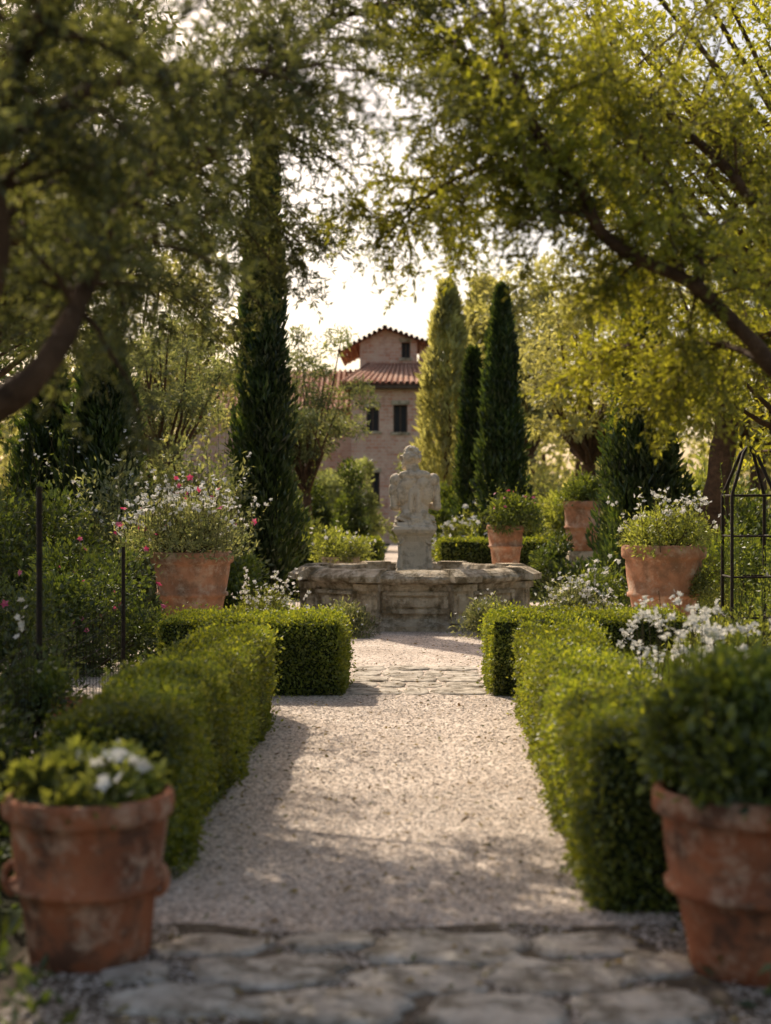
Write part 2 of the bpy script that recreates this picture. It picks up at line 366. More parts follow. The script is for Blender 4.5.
# ------------------------------------------------------------------ plants
def bush(b, c, rx, h, n, L, W, m=0, z0=0.0, hi=False, clumps=16, stem=None, ry=None, up=.35):
    c = np.asarray(c, float); ry = ry or rx
    u = rdir(clumps); u[:,2] = np.abs(u[:,2])*1.0
    cc = np.stack([c[0]+u[:,0]*rx*.68, c[1]+u[:,1]*ry*.68, z0+h*.12+u[:,2]*h*.62*rng.uniform(.7,1.15,clumps)],1)
    cr = rng.uniform(.28,.5,clumps)*min(rx,h)
    k = rng.integers(0,clumps,n); d = rdir(n)
    P = cc[k] + d*cr[k][:,None]*(rng.uniform(0,1,n)**.4)[:,None]*rng.choice([1,1,1,1.35],n)[:,None]
    P[:,2] = np.maximum(P[:,2], z0+.01)
    D = nrm(d*.7+rdir(n)*.7+[0,0,up]); LL = L*rng.uniform(.6,1.25,n)
    b.leaves(P, D, LL, LL*W, m, hi, N=nrm(rdir(n)*.8+[0,0,.6]))
    if stem is not None:
        base = np.tile([c[0],c[1],z0],(clumps,1)) + rng.normal(size=(clumps,3))*[rx*.1,ry*.1,0]
        b.prisms(base, cc, .006+.006*h, stem)
    return cc, cr
def sflowers(b, cc, cr, n, size, mf, ms=None, rise=.08):
    k = rng.integers(0,len(cc),n); d = rdir(n); d[:,2]=np.abs(d[:,2]); d[:,1]-=.2
    P = cc[k]+d*cr[k][:,None]*1.05; Q = P + np.stack([rng.normal(size=n)*.02, rng.normal(size=n)*.02, rng.uniform(.2,1,n)*rise],1)
    if ms is not None: b.prisms(P-[0,0,.05], Q, .003, ms)
    b.flowers(Q, size*rng.uniform(.7,1.2,n), mf)
def spikes(b, x, y, rx, z0, h, n, m=0, ms=1, nl=26, L=.05, mf=None):
    A = np.stack([x+rng.normal(size=n)*rx*.4, y+rng.normal(size=n)*rx*.4, np.full(n,z0)],1)
    T = A + np.stack([rng.normal(size=n)*rx*.45, rng.normal(size=n)*rx*.45, h*rng.uniform(.6,1.05,n)],1)
    b.prisms(A,T,.004,ms); k=np.repeat(np.arange(n),nl); t=rng.uniform(.25,1,n*nl)[:,None]
    P=A[k]+(T[k]-A[k])*t; D=nrm(rdir(n*nl)+[0,0,.6]); LL=L*rng.uniform(.5,1.2,n*nl)*(1.25-t[:,0]*.7); b.leaves(P,D,LL,LL*.3,m)
    if mf is not None:
        k=np.repeat(np.arange(n),4); t=rng.uniform(.85,1.02,n*4)[:,None]; b.flowers(A[k]+(T[k]-A[k])*t+rng.normal(size=(n*4,3))*.015, .026, mf)

def shrub(name, x, y, rx, h, n, L, W=.5, mat=None, fl=None, nf=0, fs=.03, rise=.08, hi=False, clumps=16, ry=None, sp=0):
    b = B(); cc, cr = bush(b, (x,y), rx, h, n, L, W, 0, 0, hi, clumps, 1, ry)
    if fl: sflowers(b, cc, cr, nf, fs, 2, 1, rise)
    if sp: spikes(b, x, y, rx, 0, h*1.3, sp, 0, 1, 24, L, 2 if fl else None)
    return b.build(name, [mat or M_MID, M_TWIG] + ([fl] if fl else []))

def pot(name, x, y, z0, H, R, Rb, mat, plinth=0.0, ears=False):
    b = B()
    if plinth>0: b.lathe([(0,0),(Rb*1.45,0),(Rb*1.42,plinth*.9),(Rb*1.35,plinth),(0,plinth)], x, y, 4, 1, False, math.pi/4, .004, 10)
    z = z0+plinth
    pf = [(Rb*.9,0),(Rb,.01),(Rb+.1*(R-Rb),H*.13),(Rb+.3*(R-Rb),H*.36),(Rb+.42*(R-Rb),H*.44),(Rb+.52*(R-Rb)+.014,H*.45),(Rb+.53*(R-Rb)+.016,H*.485),(Rb+.5*(R-Rb),H*.50),
          (Rb+.62*(R-Rb),H*.66),(Rb+.7*(R-Rb),H*.80),(Rb+.72*(R-Rb),H*.845),(R*.955,H*.855),(R*.99,H*.87),(R,H*.90),(R*1.0,H*.955),(R*.985,H*.985),(R*.95,H),(R*.90,H*.995),(R*.86,H*.96),(R*.84,H*.88)]
    b.lathe([(r,z+h) for r,h in pf], x, y, 56, 0, True, 0, .006)
    b.disc(x, y, R*.85, z+H*.9, 2)
    if ears:
        for s_ in (-1,1):
            t = np.linspace(0,math.pi,9); rr = Rb+.6*(R-Rb)
            pts = np.stack([x+s_*(rr-.015+np.sin(t)*.035), np.full(9,y-.05), z+H*.50+np.cos(t)*.05],1); b.tube(pts,.013,8,0)
    return b.build(name, [mat, M_STONE, M_SOIL])
def child(b, name, mats, par): return b.build(name, mats, par)

p = pot('terracotta_plant_pot', 1.11, 4.62, 0, .60, .315, .19, M_TERRA)
b = B(); cc,cr = bush(b,(1.12,4.62),.36,.50,8500,.042,.62,0,.56,True,30,1); spikes(b,1.12,4.62,.30,.6,.44,20,0,1,34,.045); child(b,'foliage',[M_MID,M_TWIG],p)
p = pot('terracotta_plant_pot', -1.06, 4.72, 0, .56, .285, .195, M_TERRA, ears=True)
b = B(); cc,cr = bush(b,(-1.07,4.72),.28,.16,2900,.052,.55,0,.51,True,22,1); spikes(b,-1.07,4.72,.24,.5,.22,16,0,1,26,.05)
s_=cc[:,0]>-1.08; sflowers(b,cc[s_],cr[s_]*1.1,36,.030,2,1,.06); child(b,'foliage',[M_LIGHT,M_TWIG,M_WHITE],p)
p = pot('terracotta_plant_pot', -2.27, 15, 0, .84, .44, .29, M_TERRA2, plinth=.2)
b = B(); cc,cr = bush(b,(-2.35,15),.72,.62,5200,.06,.4,0,.98,False,26,1,up=.5); sflowers(b,cc,cr,260,.034,2,1,.2); sflowers(b,cc[:9],cr[:9],24,.045,3,1,.2)
spikes(b,-2.4,15,.75,1.0,.85,34,0,1,30,.055,2)
child(b,'foliage',[M_SILV,M_TWIG,M_WHITE,M_PINK],p)
p = pot('terracotta_plant_pot', 2.52, 14, 0, .92, .41, .27, M_TERRA2, plinth=.22)
b = B(); cc,cr = bush(b,(2.6,13.95),.56,.45,4600,.05,.4,0,1.04,False,22,1); sflowers(b,cc,cr,60,.03,2,1,.2); spikes(b,2.6,13.95,.5,1.0,.66,28,0,1,30,.05,2)
bush(b,(2.95,13.7),.25,.6,1500,.045,.5,0,.55,False,9,None); child(b,'foliage',[M_LIGHT,M_TWIG,M_WHITE],p)
p = pot('terracotta_plant_pot', 1.52, 22, 0, .62, .29, .21, M_TERRA2, plinth=.62)
b = B(); cc,cr = bush(b,(1.6,22),.5,.6,2600,.08,.45,0,1.15,False,16,1); sflowers(b,cc,cr,16,.045,2,1,.15); spikes(b,1.6,22,.5,1.1,.9,18,0,1,24,.08); child(b,'foliage',[M_MID,M_TWIG,M_PINK],p)
p = pot('terracotta_plant_pot', 2.95, 24, 0, .84, .32, .25, M_TERRA2, plinth=.78)
b = B(); cc,cr = bush(b,(2.95,24),.42,.5,2000,.09,.35,0,1.55,False,14,1); child(b,'foliage',[M_MID,M_TWIG],p)
b = B(); b.lathe([(0,0),(.36,0),(.34,.3),(.36,.55),(.42,.62),(.42,.72),(.35,.72),(.35,.6)], -1.05,22.8,4,0,False,math.pi/4,.006,8); b.disc(-1.05,22.8,.33,.66,1)
p = b.build('stone_planter',[M_STONE,M_SOIL]); b=B(); cc,cr=bush(b,(-1.05,22.8),.5,.55,2400,.07,.45,0,.66,False,14,1); sflowers(b,cc,cr,40,.04,2,1,.15); child(b,'foliage',[M_LIGHT,M_TWIG,M_WHITE],p)
pot('terracotta_plant_pot', -2.2, 9.2, 0, .26, .13, .09, M_TERRA)

shrub('garden_shrub', -2.25,6.4,.62,.92,8000,.05,.5,M_DARK,sp=22)
shrub('garden_shrub', -1.95,5.3,.42,.62,5000,.045,.55,M_DARK,sp=12)
shrub('flowering_shrub', -2.15,7.9,.42,.72,5000,.045,.5,M_DARK,M_WHITE,6,.02,sp=4)
shrub('rose_bush', -3.3,10.6,.85,1.45,10000,.055,.5,M_DARK,M_PINK,10,.035,.15)
shrub('rose_bush', -2.95,13.2,.75,1.45,9000,.06,.5,M_DARK,M_PINK,18,.035,.25)
shrub('garden_shrub', -4.2,15.5,1.1,1.9,9000,.08,.5,M_DARK,sp=20)
shrub('flowering_shrub', -3.5,17.5,1.0,2.0,7000,.09,.45,M_SILV,M_WHITE,60,.04,.3,sp=30)
shrub('flowering_shrub', -1.55,15.6,.42,.62,4200,.055,.35,M_LIGHT,M_WHITE,110,.028,.18,sp=26)
shrub('flowering_shrub', -1.1,14.6,.3,.36,2200,.05,.35,M_MID,M_WHITE,60,.024,.15,sp=12)
shrub('ground_cover_plant', -.72,16.6,.36,.38,2600,.06,.3,M_SILV,M_WHITE,26,.024,.08)
shrub('ground_cover_plant', .95,16.6,.40,.42,2600,.06,.3,M_SILV,M_WHITE,26,.024,.08)
shrub('flowering_shrub', 1.95,16.6,.55,.62,4200,.06,.4,M_SILV,M_WHITE,230,.036,.12)
shrub('flowering_shrub', 2.7,18.5,.6,.85,4200,.07,.4,M_MID,M_WHITE,90,.04,.15)
shrub('garden_shrub', 2.3,20.5,.6,1.3,4000,.08,.5,M_DARK)
shrub('garden_shrub', -2.2,18.4,.5,1.0,4000,.07,.5,M_MID)
shrub('garden_shrub', -2.95,19.4,.95,3.1,10000,.10,.42,M_SILV,clumps=34,sp=10)
shrub('garden_shrub', -3.4,21.5,.9,1.9,5000,.10,.5,M_MID,sp=16)
shrub('garden_shrub', 2.3,10.3,.5,.75,6000,.05,.5,M_LIGHT,sp=14)
shrub('garden_shrub', 2.9,8.7,.7,1.05,7000,.055,.5,M_MID,sp=16)
shrub('garden_shrub', 2.2,7.0,.55,.8,6000,.05,.5,M_MID,sp=12)
shrub('garden_shrub', 1.75,5.9,.4,.7,4500,.05,.5,M_DARK)
shrub('rose_bush', 3.6,12.2,.8,1.5,8000,.06,.5,M_MID,M_WHITE,30,.04,.2)
shrub('garden_shrub', 3.9,16,.9,1.5,6000,.08,.5,M_MID)
shrub('garden_shrub', 4.3,19.5,1.1,2.1,6000,.10,.5,M_DARK)
b = B(); n=95
base = np.stack([rng.uniform(1.40,1.95,n), rng.uniform(7.2,9.6,n), np.zeros(n)],1)
tip = base + np.stack([rng.normal(size=n)*.06, rng.normal(size=n)*.06, rng.uniform(.45,.92,n)],1)
b.prisms(base, tip, .004, 1)
for i in range(10): b.flowers(tip + rng.normal(size=(n,3))*.018, .02*rng.uniform(.7,1.2,n), 2)
m_=6000; C=np.stack([rng.uniform(1.34,2.2,m_), rng.uniform(7.1,9.7,m_), rng.uniform(0,.25,m_)],1)
b.leaves(C, nrm(rdir(m_)*.5+[0,0,1]), rng.uniform(.15,.48,m_), .012, 0)
b.build('white_allium_flowers',[M_MID,M_TWIG,M_WHITE])

shrub('garden_shrub', -2.6,27,1.1,1.9,5000,.12,.5,M_LIGHT,sp=16)
shrub('flowering_shrub', 1.3,28,.8,1.5,4500,.11,.45,M_LIGHT,M_WHITE,200,.06,.2)
shrub('garden_shrub', 3.3,29,1.2,1.9,5000,.13,.5,M_LIGHT,sp=16)
shrub('topiary_shrub', -1.45,34,.6,3.1,5000,.11,.45,M_DARK)
shrub('topiary_shrub', -2.3,33,.6,2.7,4000,.11,.45,M_DARK)
shrub('garden_shrub', .9,37,1.0,2.6,4500,.14,.45,M_MID)
shrub('garden_shrub', .15,50,.75,3.9,4500,.16,.45,M_SHRUBHAZE)
shrub('garden_shrub', -1.75,50,1.0,4.1,5500,.16,.45,M_SHRUBHAZE)
shrub('garden_shrub', 1.6,52,1.3,4.8,5000,.18,.45,M_FARHAZE)
shrub('garden_shrub', -3.6,37,1.5,3.4,5000,.14,.5,M_SHRUBHAZE)
shrub('garden_shrub', 3.2,42,2.0,3.0,6000,.17,.5,M_FARHAZE)
shrub('garden_shrub', -3.3,46,1.5,4.6,6000,.17,.5,M_SHRUBHAZE)
shrub('garden_shrub', 5.5,26,1.4,2.4,6000,.13,.5,M_LIGHT)
shrub('garden_shrub', -5.6,24,1.6,2.8,7000,.13,.5,M_DARK)

b = B(); n=42000
C = np.stack([rng.uniform(-6,6.5,n), 4+26*rng.uniform(0,1,n)**1.4, np.zeros(n)],1)
x,y = C[:,0],C[:,1]
ing = ((x>-1.0)&(x<.98)&(y<11)) | ((x>-2.7)&(x<2.4)&(y>10.2)&(y<22.7)) | ((x>-.8)&(x<1.3)&(y>=22.5)) | ((x>-2.5)&(x<-1.0)&(y>8)&(y<11))
C = C[~ing]; C = C[wob(C,1.6)>-.5]; n=len(C); C[:,2]=rng.uniform(0,.14,n)*(.6+.4*wob(C,2.2))
LL=rng.uniform(.03,.09,n)*(1+C[:,1]/22)
b.leaves(C, nrm(rdir(n)*.9+[0,0,.8]), LL, LL*.35, 0); b.build('ground_cover_foliage',[M_DARK])

# ------------------------------------------------------------------ trees
def cypress(name, x, y, r, H, n, L, mat=None, z0=.25, lean=0.0, taper=1.0, core=True):
    b = B(); b.tube([(x,y,0),(x,y,H*.5),(x+lean,y,H*.93)],[r*.22,r*.14,.02],8,1,rough=.1)
    def R(t): return r*np.clip(np.minimum(t*7+.45,1),0,1)*np.clip((1-t),0,1)**(.55*taper)
    t = rng.uniform(0,1,n)**.85; a = rng.uniform(0,6.283,n)
    q = np.stack([np.cos(a)*1.2, np.sin(a)*1.2, t*H*.55],1)
    rr = R(t)*(1+.32*wob(q,2.6)+.20*wob(q,7,1.))*rng.uniform(.64,1.16,n)
    P = np.stack([x+lean*t+np.cos(a)*rr, y+np.sin(a)*rr, z0+t*(H-z0)],1)
    D = nrm(np.stack([np.cos(a)*.45,np.sin(a)*.45,np.ones(n)],1)+rdir(n)*.55)
    LL = L*rng.uniform(.5,1.4,n); b.leaves(P,D,LL,LL*.32,0)
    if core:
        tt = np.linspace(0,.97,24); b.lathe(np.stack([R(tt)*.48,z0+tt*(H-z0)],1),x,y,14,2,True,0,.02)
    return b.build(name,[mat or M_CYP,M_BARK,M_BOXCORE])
cypress('cypress_tree', -2.05,20.4,.46,7.2,20000,.13,taper=1.15)
cypress('cypress_tree', 1.86,28,.56,5.8,15000,.15,taper=1.15)
cypress('cypress_tree', 1.35,29,.40,4.7,8000,.15)
cypress('cypress_tree', 3.3,20,.64,4.9,17000,.13)
cypress('cypress_tree', -3.95,18.5,.66,3.9,14000,.13)
cypress('cypress_tree', -4.9,19.5,.6,3.6,10000,.13)
cypress('poplar_tree', 1.15,41,.95,7.9,8500,.25,M_FARHAZE,1.2,core=False)
cypress('poplar_tree', 2.6,47,1.7,8.8,9000,.34,M_FARHAZE,1.2,core=False)

def crown_tree(name, x, y, th, cz, rx, rz, ncl, per, L, W, mat, tr=.12, ry=None, cx=None, seed=0, clr=.26):
    b = B(); ry = ry or rx; cx = x if cx is None else cx
    fork = np.array([x+(cx-x)*.3, y, th])
    b.tube([(x,y,0),(x+.03,y,th*.5),tuple(fork)],[tr*1.25,tr,tr*.85],10,1,rough=.15)
    u = rdir(ncl)*(rng.uniform(.15,1,ncl)**.5)[:,None]; u *= (1+.22*wob(u,3.1,seed))[:,None]
    cc = np.array([cx,y,cz])+u*[rx,ry,rz]
    for i in range(ncl):
        mid = fork*.45+cc[i]*.55+rng.normal(size=3)*.1*rx*[1,1,.4]
        if i%2==0: b.tube([fork,mid,cc[i]],[tr*.45,tr*.22,tr*.07],5,1)
    n = ncl*per; k = np.repeat(np.arange(ncl),per); cr = rng.uniform(.6,1.25,ncl)*clr*min(rx,rz)
    d = rdir(n); P = cc[k]+d*(cr[k]*rng.uniform(0,1,n)**.5)[:,None]*[1.25,1.25,.75]
    D = nrm(d*.5+rdir(n)*.8+[0,0,-.1]); LL=L*rng.uniform(.6,1.3,n); b.leaves(P,D,LL,LL*W,0)
    return b.build(name,[mat,M_BARK])
crown_tree('shade_tree', -4.75,13.6,2.3,4.4,1.75,1.75,96,250,.085,.42,M_OLIVE,.16)
crown_tree('shade_tree', -8.4,19,2.4,4.9,2.3,2.4,60,200,.12,.4,M_MID,.18)
crown_tree('olive_tree', -4.1,23,1.6,3.6,1.35,1.3,40,170,.11,.28,M_SILV,.12)
crown_tree('olive_tree', -2.25,32,1.8,3.9,1.35,1.8,50,160,.14,.25,M_SILV,.12)
crown_tree('shade_tree', -6.2,33,2.5,5.0,2.6,2.6,60,150,.19,.45,M_FARHAZE,.2)
crown_tree('shade_tree', 4.6,36,2.6,5.0,2.1,2.7,60,160,.18,.45,M_FARHAZE,.2)
crown_tree('shade_tree', 3.9,45,3.2,7.0,2.2,2.8,60,150,.22,.45,M_FARHAZE,.2)
crown_tree('shade_tree', 7.6,31,2.6,5.2,2.8,2.9,60,150,.19,.45,M_FARHAZE,.2)
crown_tree('shade_tree', 5.4,19,2.4,4.2,1.9,2.2,60,170,.12,.42,M_LIME,.17)
crown_tree('shade_tree', 5.0,12.5,2.2,3.9,1.6,1.6,50,180,.085,.42,M_LIME,.15)
crown_tree('shade_tree', -9.5,27,2.6,5.2,3.0,3.0,50,150,.2,.45,M_DARK,.2)
crown_tree('shade_tree', -4.3,9.3,2.0,4.2,1.3,1.2,80,260,.06,.36,M_OLIVE,.13,cx=-2.3,clr=.215)
crown_tree('shade_tree', 4.6,10.2,2.0,4.5,1.55,1.35,84,240,.06,.40,M_LIME,.13,cx=2.45)

b = B()
for i in range(46):
    x = -44+i*2+rng.uniform(-1,1); y = rng.uniform(74,96); hgt = rng.uniform(6,9.5)*(1 if abs(x)>5 else .8)
    b.tube([(x,y,0),(x,y,hgt*.6)],[.3,.15],5,1)
    bush(b,(x,y),rng.uniform(2.4,3.6),hgt*1.25,1100,.55,.55,0,0,False,14)
b.build('distant_trees',[M_FARHAZE,M_BARK])

def spline(pts, n=14):
    P = np.asarray(pts,float); P = np.vstack([2*P[0]-P[1],P,2*P[-1]-P[-2]]); out=[]
    for i in range(1,len(P)-2):
        for t in np.linspace(0,1,n,endpoint=False):
            a,b_,c,d = P[i-1:i+3]; out.append(.5*((2*b_)+(-a+c)*t+(2*a-5*b_+4*c-d)*t*t+(-a+3*b_-3*c+d)*t**3))
    out.append(P[-2]); return np.array(out)
def near_tree(name, limbs, leafm, nleaf, L, W, droop, twl=(.12,.3), ntw=15):
    b = B(); TA=[]; TB=[]
    for pts, r0, r1, ts, nsub, sl in limbs:
        S = spline(pts); n=len(S); S = S+np.stack([wob(S,5),wob(S,5,1.),wob(S,5,2.)],1)*.026*(np.linspace(0,1,n)[:,None]>.02)
        b.tube(S, np.linspace(r0,r1,n), 10, 1, rough=.16)
        for j in range(nsub):
            t = ts+(1-ts)*(j+rng.uniform(0,1))/nsub; i=min(n-2,int(t*(n-1))); o=S[i]; d0=nrm(S[i+1]-S[i])
            d = nrm(d0*.5+rdir(1)[0]*[1,1,.8]+[0,0,.1]); ln = sl*rng.uniform(.5,1.25)
            q=[o]; cur=d
            for s_ in range(5):
                cur = nrm(cur+rdir(1)[0]*.25+np.array([0,0,-droop])); q.append(q[-1]+cur*ln/5)
            q=np.array(q); b.tube(q,np.linspace(max(.005,r1*.6),.002,6),5,1)
            for w in range(ntw):
                tt=rng.uniform(.15,1)*5; i2=min(4,int(tt)); a=q[i2]+(q[i2+1]-q[i2])*(tt-i2)
                dd=nrm((q[i2+1]-q[i2])/ln*5*.7+rdir(1)[0]*.9+[0,0,-droop*1.3]); TA.append(a); TB.append(a+dd*rng.uniform(*twl))
    TA=np.array(TA); TB=np.array(TB); b.prisms(TA,TB,.0018,2)
    n=len(TA)*nleaf; k=np.repeat(np.arange(len(TA)),nleaf); t=rng.uniform(.05,1.03,n)[:,None]
    P=TA[k]+(TB[k]-TA[k])*t; td=nrm(TB[k]-TA[k]); D=nrm(td*.7+rdir(n)*.8)
    LL=L*rng.uniform(.6,1.2,n); b.leaves(P,D,LL,LL*W,0)
    return b.build(name,[leafm,M_BARK,M_TWIG])

near_tree('olive_tree', [
  ([(-2.15,4.9,0),(-2.05,4.85,.8),(-1.75,4.75,1.55),(-1.50,4.65,1.78)],.15,.09,.95,0,.4),
  ([(-1.50,4.65,1.78),(-1.22,4.55,1.88),(-1.12,4.6,2.02),(-1.08,4.8,2.25),(-1.05,5.2,2.6),(-.95,5.8,3.1)],.058,.020,.5,26,.5),
  ([(-1.50,4.65,1.78),(-1.42,4.6,2.05),(-1.30,4.5,2.3),(-1.32,4.5,2.65),(-1.18,4.4,2.95),(-.95,4.3,3.2)],.058,.026,.45,32,.5),
  ([(-1.75,4.75,1.55),(-1.9,5.3,2.1),(-1.8,6.0,2.6),(-1.5,6.8,2.95),(-1.1,7.4,3.3),(-.7,7.8,3.7)],.08,.016,.35,60,.75),
  ([(-1.8,6.0,2.6),(-1.9,6.9,2.75),(-1.75,7.8,2.8),(-1.5,8.6,2.9)],.04,.012,.2,34,.7),
  ([(-1.32,4.5,2.65),(-1.0,5.0,3.0),(-.7,5.4,3.15),(-.35,5.8,3.3)],.028,.010,.2,26,.45),
  ([(-1.1,7.4,3.3),(-.75,7.4,3.75),(-.35,7.3,4.0),(.1,7.2,4.1)],.02,.008,.2,30,.48),
  ([(-1.1,7.4,3.3),(-.85,8.0,3.2),(-.6,8.5,3.05)],.015,.006,.2,14,.42),
 ], M_OLIVE, 21, .045, .26, .10)
near_tree('garden_tree', [
  ([(2.75,7.0,0),(2.7,7.0,.9),(2.45,6.9,1.6),(2.05,6.7,1.95)],.14,.06,.95,0,.4),
  ([(2.05,6.7,1.95),(1.66,6.5,2.15),(1.34,6.5,2.50),(.97,6.5,2.70),(.79,6.5,2.95),(.61,6.5,3.18),(.52,6.5,3.41),(.38,6.6,3.85)],.042,.011,.25,66,.50),
  ([(1.34,6.5,2.50),(1.32,6.7,2.85),(1.12,6.9,3.25),(.95,7.0,3.7)],.022,.010,.1,38,.55),
  ([(2.45,6.9,1.6),(2.2,7.3,2.5),(1.9,7.6,3.1),(1.5,7.8,3.6),(1.1,8.0,4.0)],.05,.014,.3,60,.7),
  ([(.79,6.5,2.95),(.45,6.9,3.15),(.12,7.3,3.12),(-.12,7.6,2.95)],.016,.005,.1,32,.42),
  ([(1.66,6.5,2.15),(1.5,6.9,2.3),(1.3,7.4,2.35),(1.05,7.8,2.35)],.018,.006,.2,26,.42),
  ([(2.2,7.3,2.5),(2.0,7.9,2.45),(1.8,8.5,2.35),(1.6,9.0,2.3)],.026,.008,.2,30,.5),
  ([(.52,6.5,3.41),(.3,6.9,3.7),(.15,7.3,3.95)],.012,.006,.1,20,.45),
 ], M_LIME, 18, .038, .38, .13)
b=B(); b.tube(spline([(4.1,19,0),(4.05,19,1.3),(4.25,19,2.6),(4.1,19,3.8)]),np.linspace(.22,.12,43),10,0,rough=.2); b.build('old_tree_trunk',[M_BARK])

# ------------------------------------------------------------------ fountain
FX, FY = .1, 18.7
k8=1/math.cos(math.pi/8)
b = B()
prof=[(1.50,0),(1.50,.06),(1.46,.09),(1.42,.11),(1.37,.15),(1.355,.20),(1.34,.49),(1.36,.53),(1.39,.565),(1.44,.575),(1.485,.60),(1.50,.635),(1.485,.665),(1.43,.70),(1.36,.725),(1.28,.74),(1.24,.72),(1.21,.66),(1.21,.2)]
b.lathe([(r*k8,z) for r,z in prof], FX, FY, 8, 0, False, math.pi/8, .014, 14)
def rbox(b, c, u, t, r0, r1, t0, t1, z0, z1, m=0, slope=0.0):
    P=[]
    for z,g in ((z0,0),(z1,slope)):
        for rr,tt in ((r1-g,t0),(r1-g,t1),(r0,t1),(r0,t0)):
            q=c+u*rr+t*tt; P.append((q[0],q[1],z))
    b.add(P,[(0,1,5,4),(1,2,6,5),(3,0,4,7),(4,5,6,7),(0,3,2,1),(2,3,7,6)],m)
c0=np.array([FX,FY])
for i in range(8):
    a = math.pi/8+i*math.pi/4; u=np.array([math.cos(a),math.sin(a)]); t=np.array([-u[1],u[0]])
    R_=1.355*k8
    rbox(b,c0,u,t,R_-.14,R_+.11,-.17,.17,.10,.18,slope=.02); rbox(b,c0,u,t,R_-.14,R_+.07,-.13,.13,.18,.49); rbox(b,c0,u,t,R_-.14,R_+.11,-.165,.165,.49,.572)
    rbox(b,c0,u,t,R_-.12,R_+.092,-.07,.07,.23,.44)
    rbox(b,c0,u,t,1.17*k8,1.50*k8+.06,-.18,.18,.60,.672); rbox(b,c0,u,t,1.17*k8,1.50*k8+.05,-.175,.175,.672,.752,slope=.16)
for i in range(8):
    a=i*math.pi/4; u=np.array([math.cos(a),math.sin(a)]); t=np.array([-u[1],u[0]])
    for (t0,t1,z0,z1) in ((-.40,.40,.215,.265),(-.40,.40,.435,.475),(-.40,-.35,.265,.435),(.35,.40,.265,.435)): rbox(b,c0,u,t,1.31,1.40,t0,t1,z0,z1,slope=.015)
    rbox(b,c0,u,t,1.31,1.385,-.28,.28,.295,.405,slope=.02)
fountain = b.build('stone_fountain',[M_STONE])
b = B(); b.lathe([(0.001,.56),(1.23*k8,.56)],FX,FY,8,0,False,math.pi/8); b.build('water',[M_WATER],fountain)
b = B()
b.lathe([(r*1.22,z) for r,z in [(.30,.3),(.30,.60),(.315,.64),(.28,.68),(.26,.72),(.25,.80),(.235,1.0),(.235,1.06),(.25,1.10),(.27,1.14),(.31,1.18),(.325,1.22),(.31,1.255),(.27,1.28),(.25,1.31),(0,1.33)]],FX,FY,4,0,False,math.pi/4,.006,8)
for sx in (-1,1):
    for sy in (-1,1):
        t=np.linspace(0,5.2,22); r=.010+.010*t
        pts=np.stack([FX+sx*(.19+r*np.cos(t)),np.full(22,FY+sy*.20),1.09+r*np.sin(t)],1); b.tube(pts,.02,7,0)
        b.tube([(FX+sx*.20,FY+sy*.20,.72),(FX+sx*.185,FY+sy*.195,.86),(FX+sx*.18,FY+sy*.195,1.0)],[.05,.034,.04],8,0)
ped = b.build('pedestal',[M_STATUE],fountain)

# statue - one voxel-remeshed body
import bmesh
bm=bmesh.new(); bmesh.ops.create_icosphere(bm,subdivisions=2,radius=1.0); bm.verts.ensure_lookup_table()
icv=np.array([v.co[:] for v in bm.verts]); icf=np.array([[v.index for v in f.verts] for f in bm.faces]); bm.free()
b=B(); SX,SY,SZ=FX,FY,1.31; SC=1.10
def ell(c,r,rz=0.0):
    v=icv*np.broadcast_to(np.asarray(r,float),(3,))
    if rz: ca,sa=math.cos(rz),math.sin(rz); v=np.stack([v[:,0]*ca-v[:,1]*sa,v[:,0]*sa+v[:,1]*ca,v[:,2]],1)
    b.add((v+np.array(c))*SC+[SX,SY,SZ],icf,0,True)
def cap(a,c,r0,r1,n=9):
    a=np.array(a,float); c=np.array(c,float)
    for t in np.linspace(0,1,n): ell(a*(1-t)+c*t, r0*(1-t)+r1*t)
ell((0,0,.05),(.205,.155,.12)); ell((0,0,.17),(.18,.13,.15)); ell((0,.01,.36),(.205,.14,.20)); ell((0,-.005,.50),(.20,.11,.095))
for s_ in (-1,1):
    ell((s_*.125,-.03,.37),(.105,.10,.19)); ell((s_*.095,-.10,.46),(.070,.045,.085)); ell((s_*.045,-.118,.23),(.034,.036,.18)); ell((s_*.07,-.065,.565),(.125,.065,.062))
    ell((s_*.085,-.075,.07),(.09,.095,.10)); ell((s_*.222,-.005,.505),(.080,.092,.088)); ell((s_*.09,.10,.44),(.095,.05,.075))
    el=(s_*(.258+.012*s_),-.03,.19) ; cap((s_*.235,0,.50),el,.066,.048); ell((s_*.254,-.012,.39),(.058,.070,.10))
    wr=(s_*.10,.19,.19+.03*s_); cap(el,wr,.052,.035)
    ell((s_*.05,.215,.195+.03*s_),(.05,.022,.04))
    for f_ in range(4): cap((s_*.03,.225,.225+.03*s_-.02*f_),(s_*-.035,.222,.22+.03*s_-.019*f_),.0105,.009,5)
    cap((s_*.06,.215,.225+.03*s_),(s_*.02,.235,.252+.03*s_),.012,.010,4)
cap((0,-.015,.55),(-.03,.0,.68),.092,.074)
hz=.775
ell((-.04,.01,hz),(.102,.110,.126),.9); fx,fy=-.9,.43
ell((-.04+fx*.05,.01+fy*.05,hz-.065),(.070,.070,.08)); ell((-.04+fx*.125,.01+fy*.125,hz-.02),(.022,.022,.033)); ell((-.04+fx*.10,.01+fy*.10,hz+.018),(.05,.05,.02))
ell((-.04+fx*.108,.01+fy*.108,hz-.07),(.028,.028,.013)); ell((-.04+fx*.09,.01+fy*.09,hz-.115),(.04,.04,.036))
for s_ in (-1,1): ell((-.04-fy*s_*.104,.01+fx*s_*.104,hz-.02),(.022,.022,.037))
r2=np.random.default_rng(5)
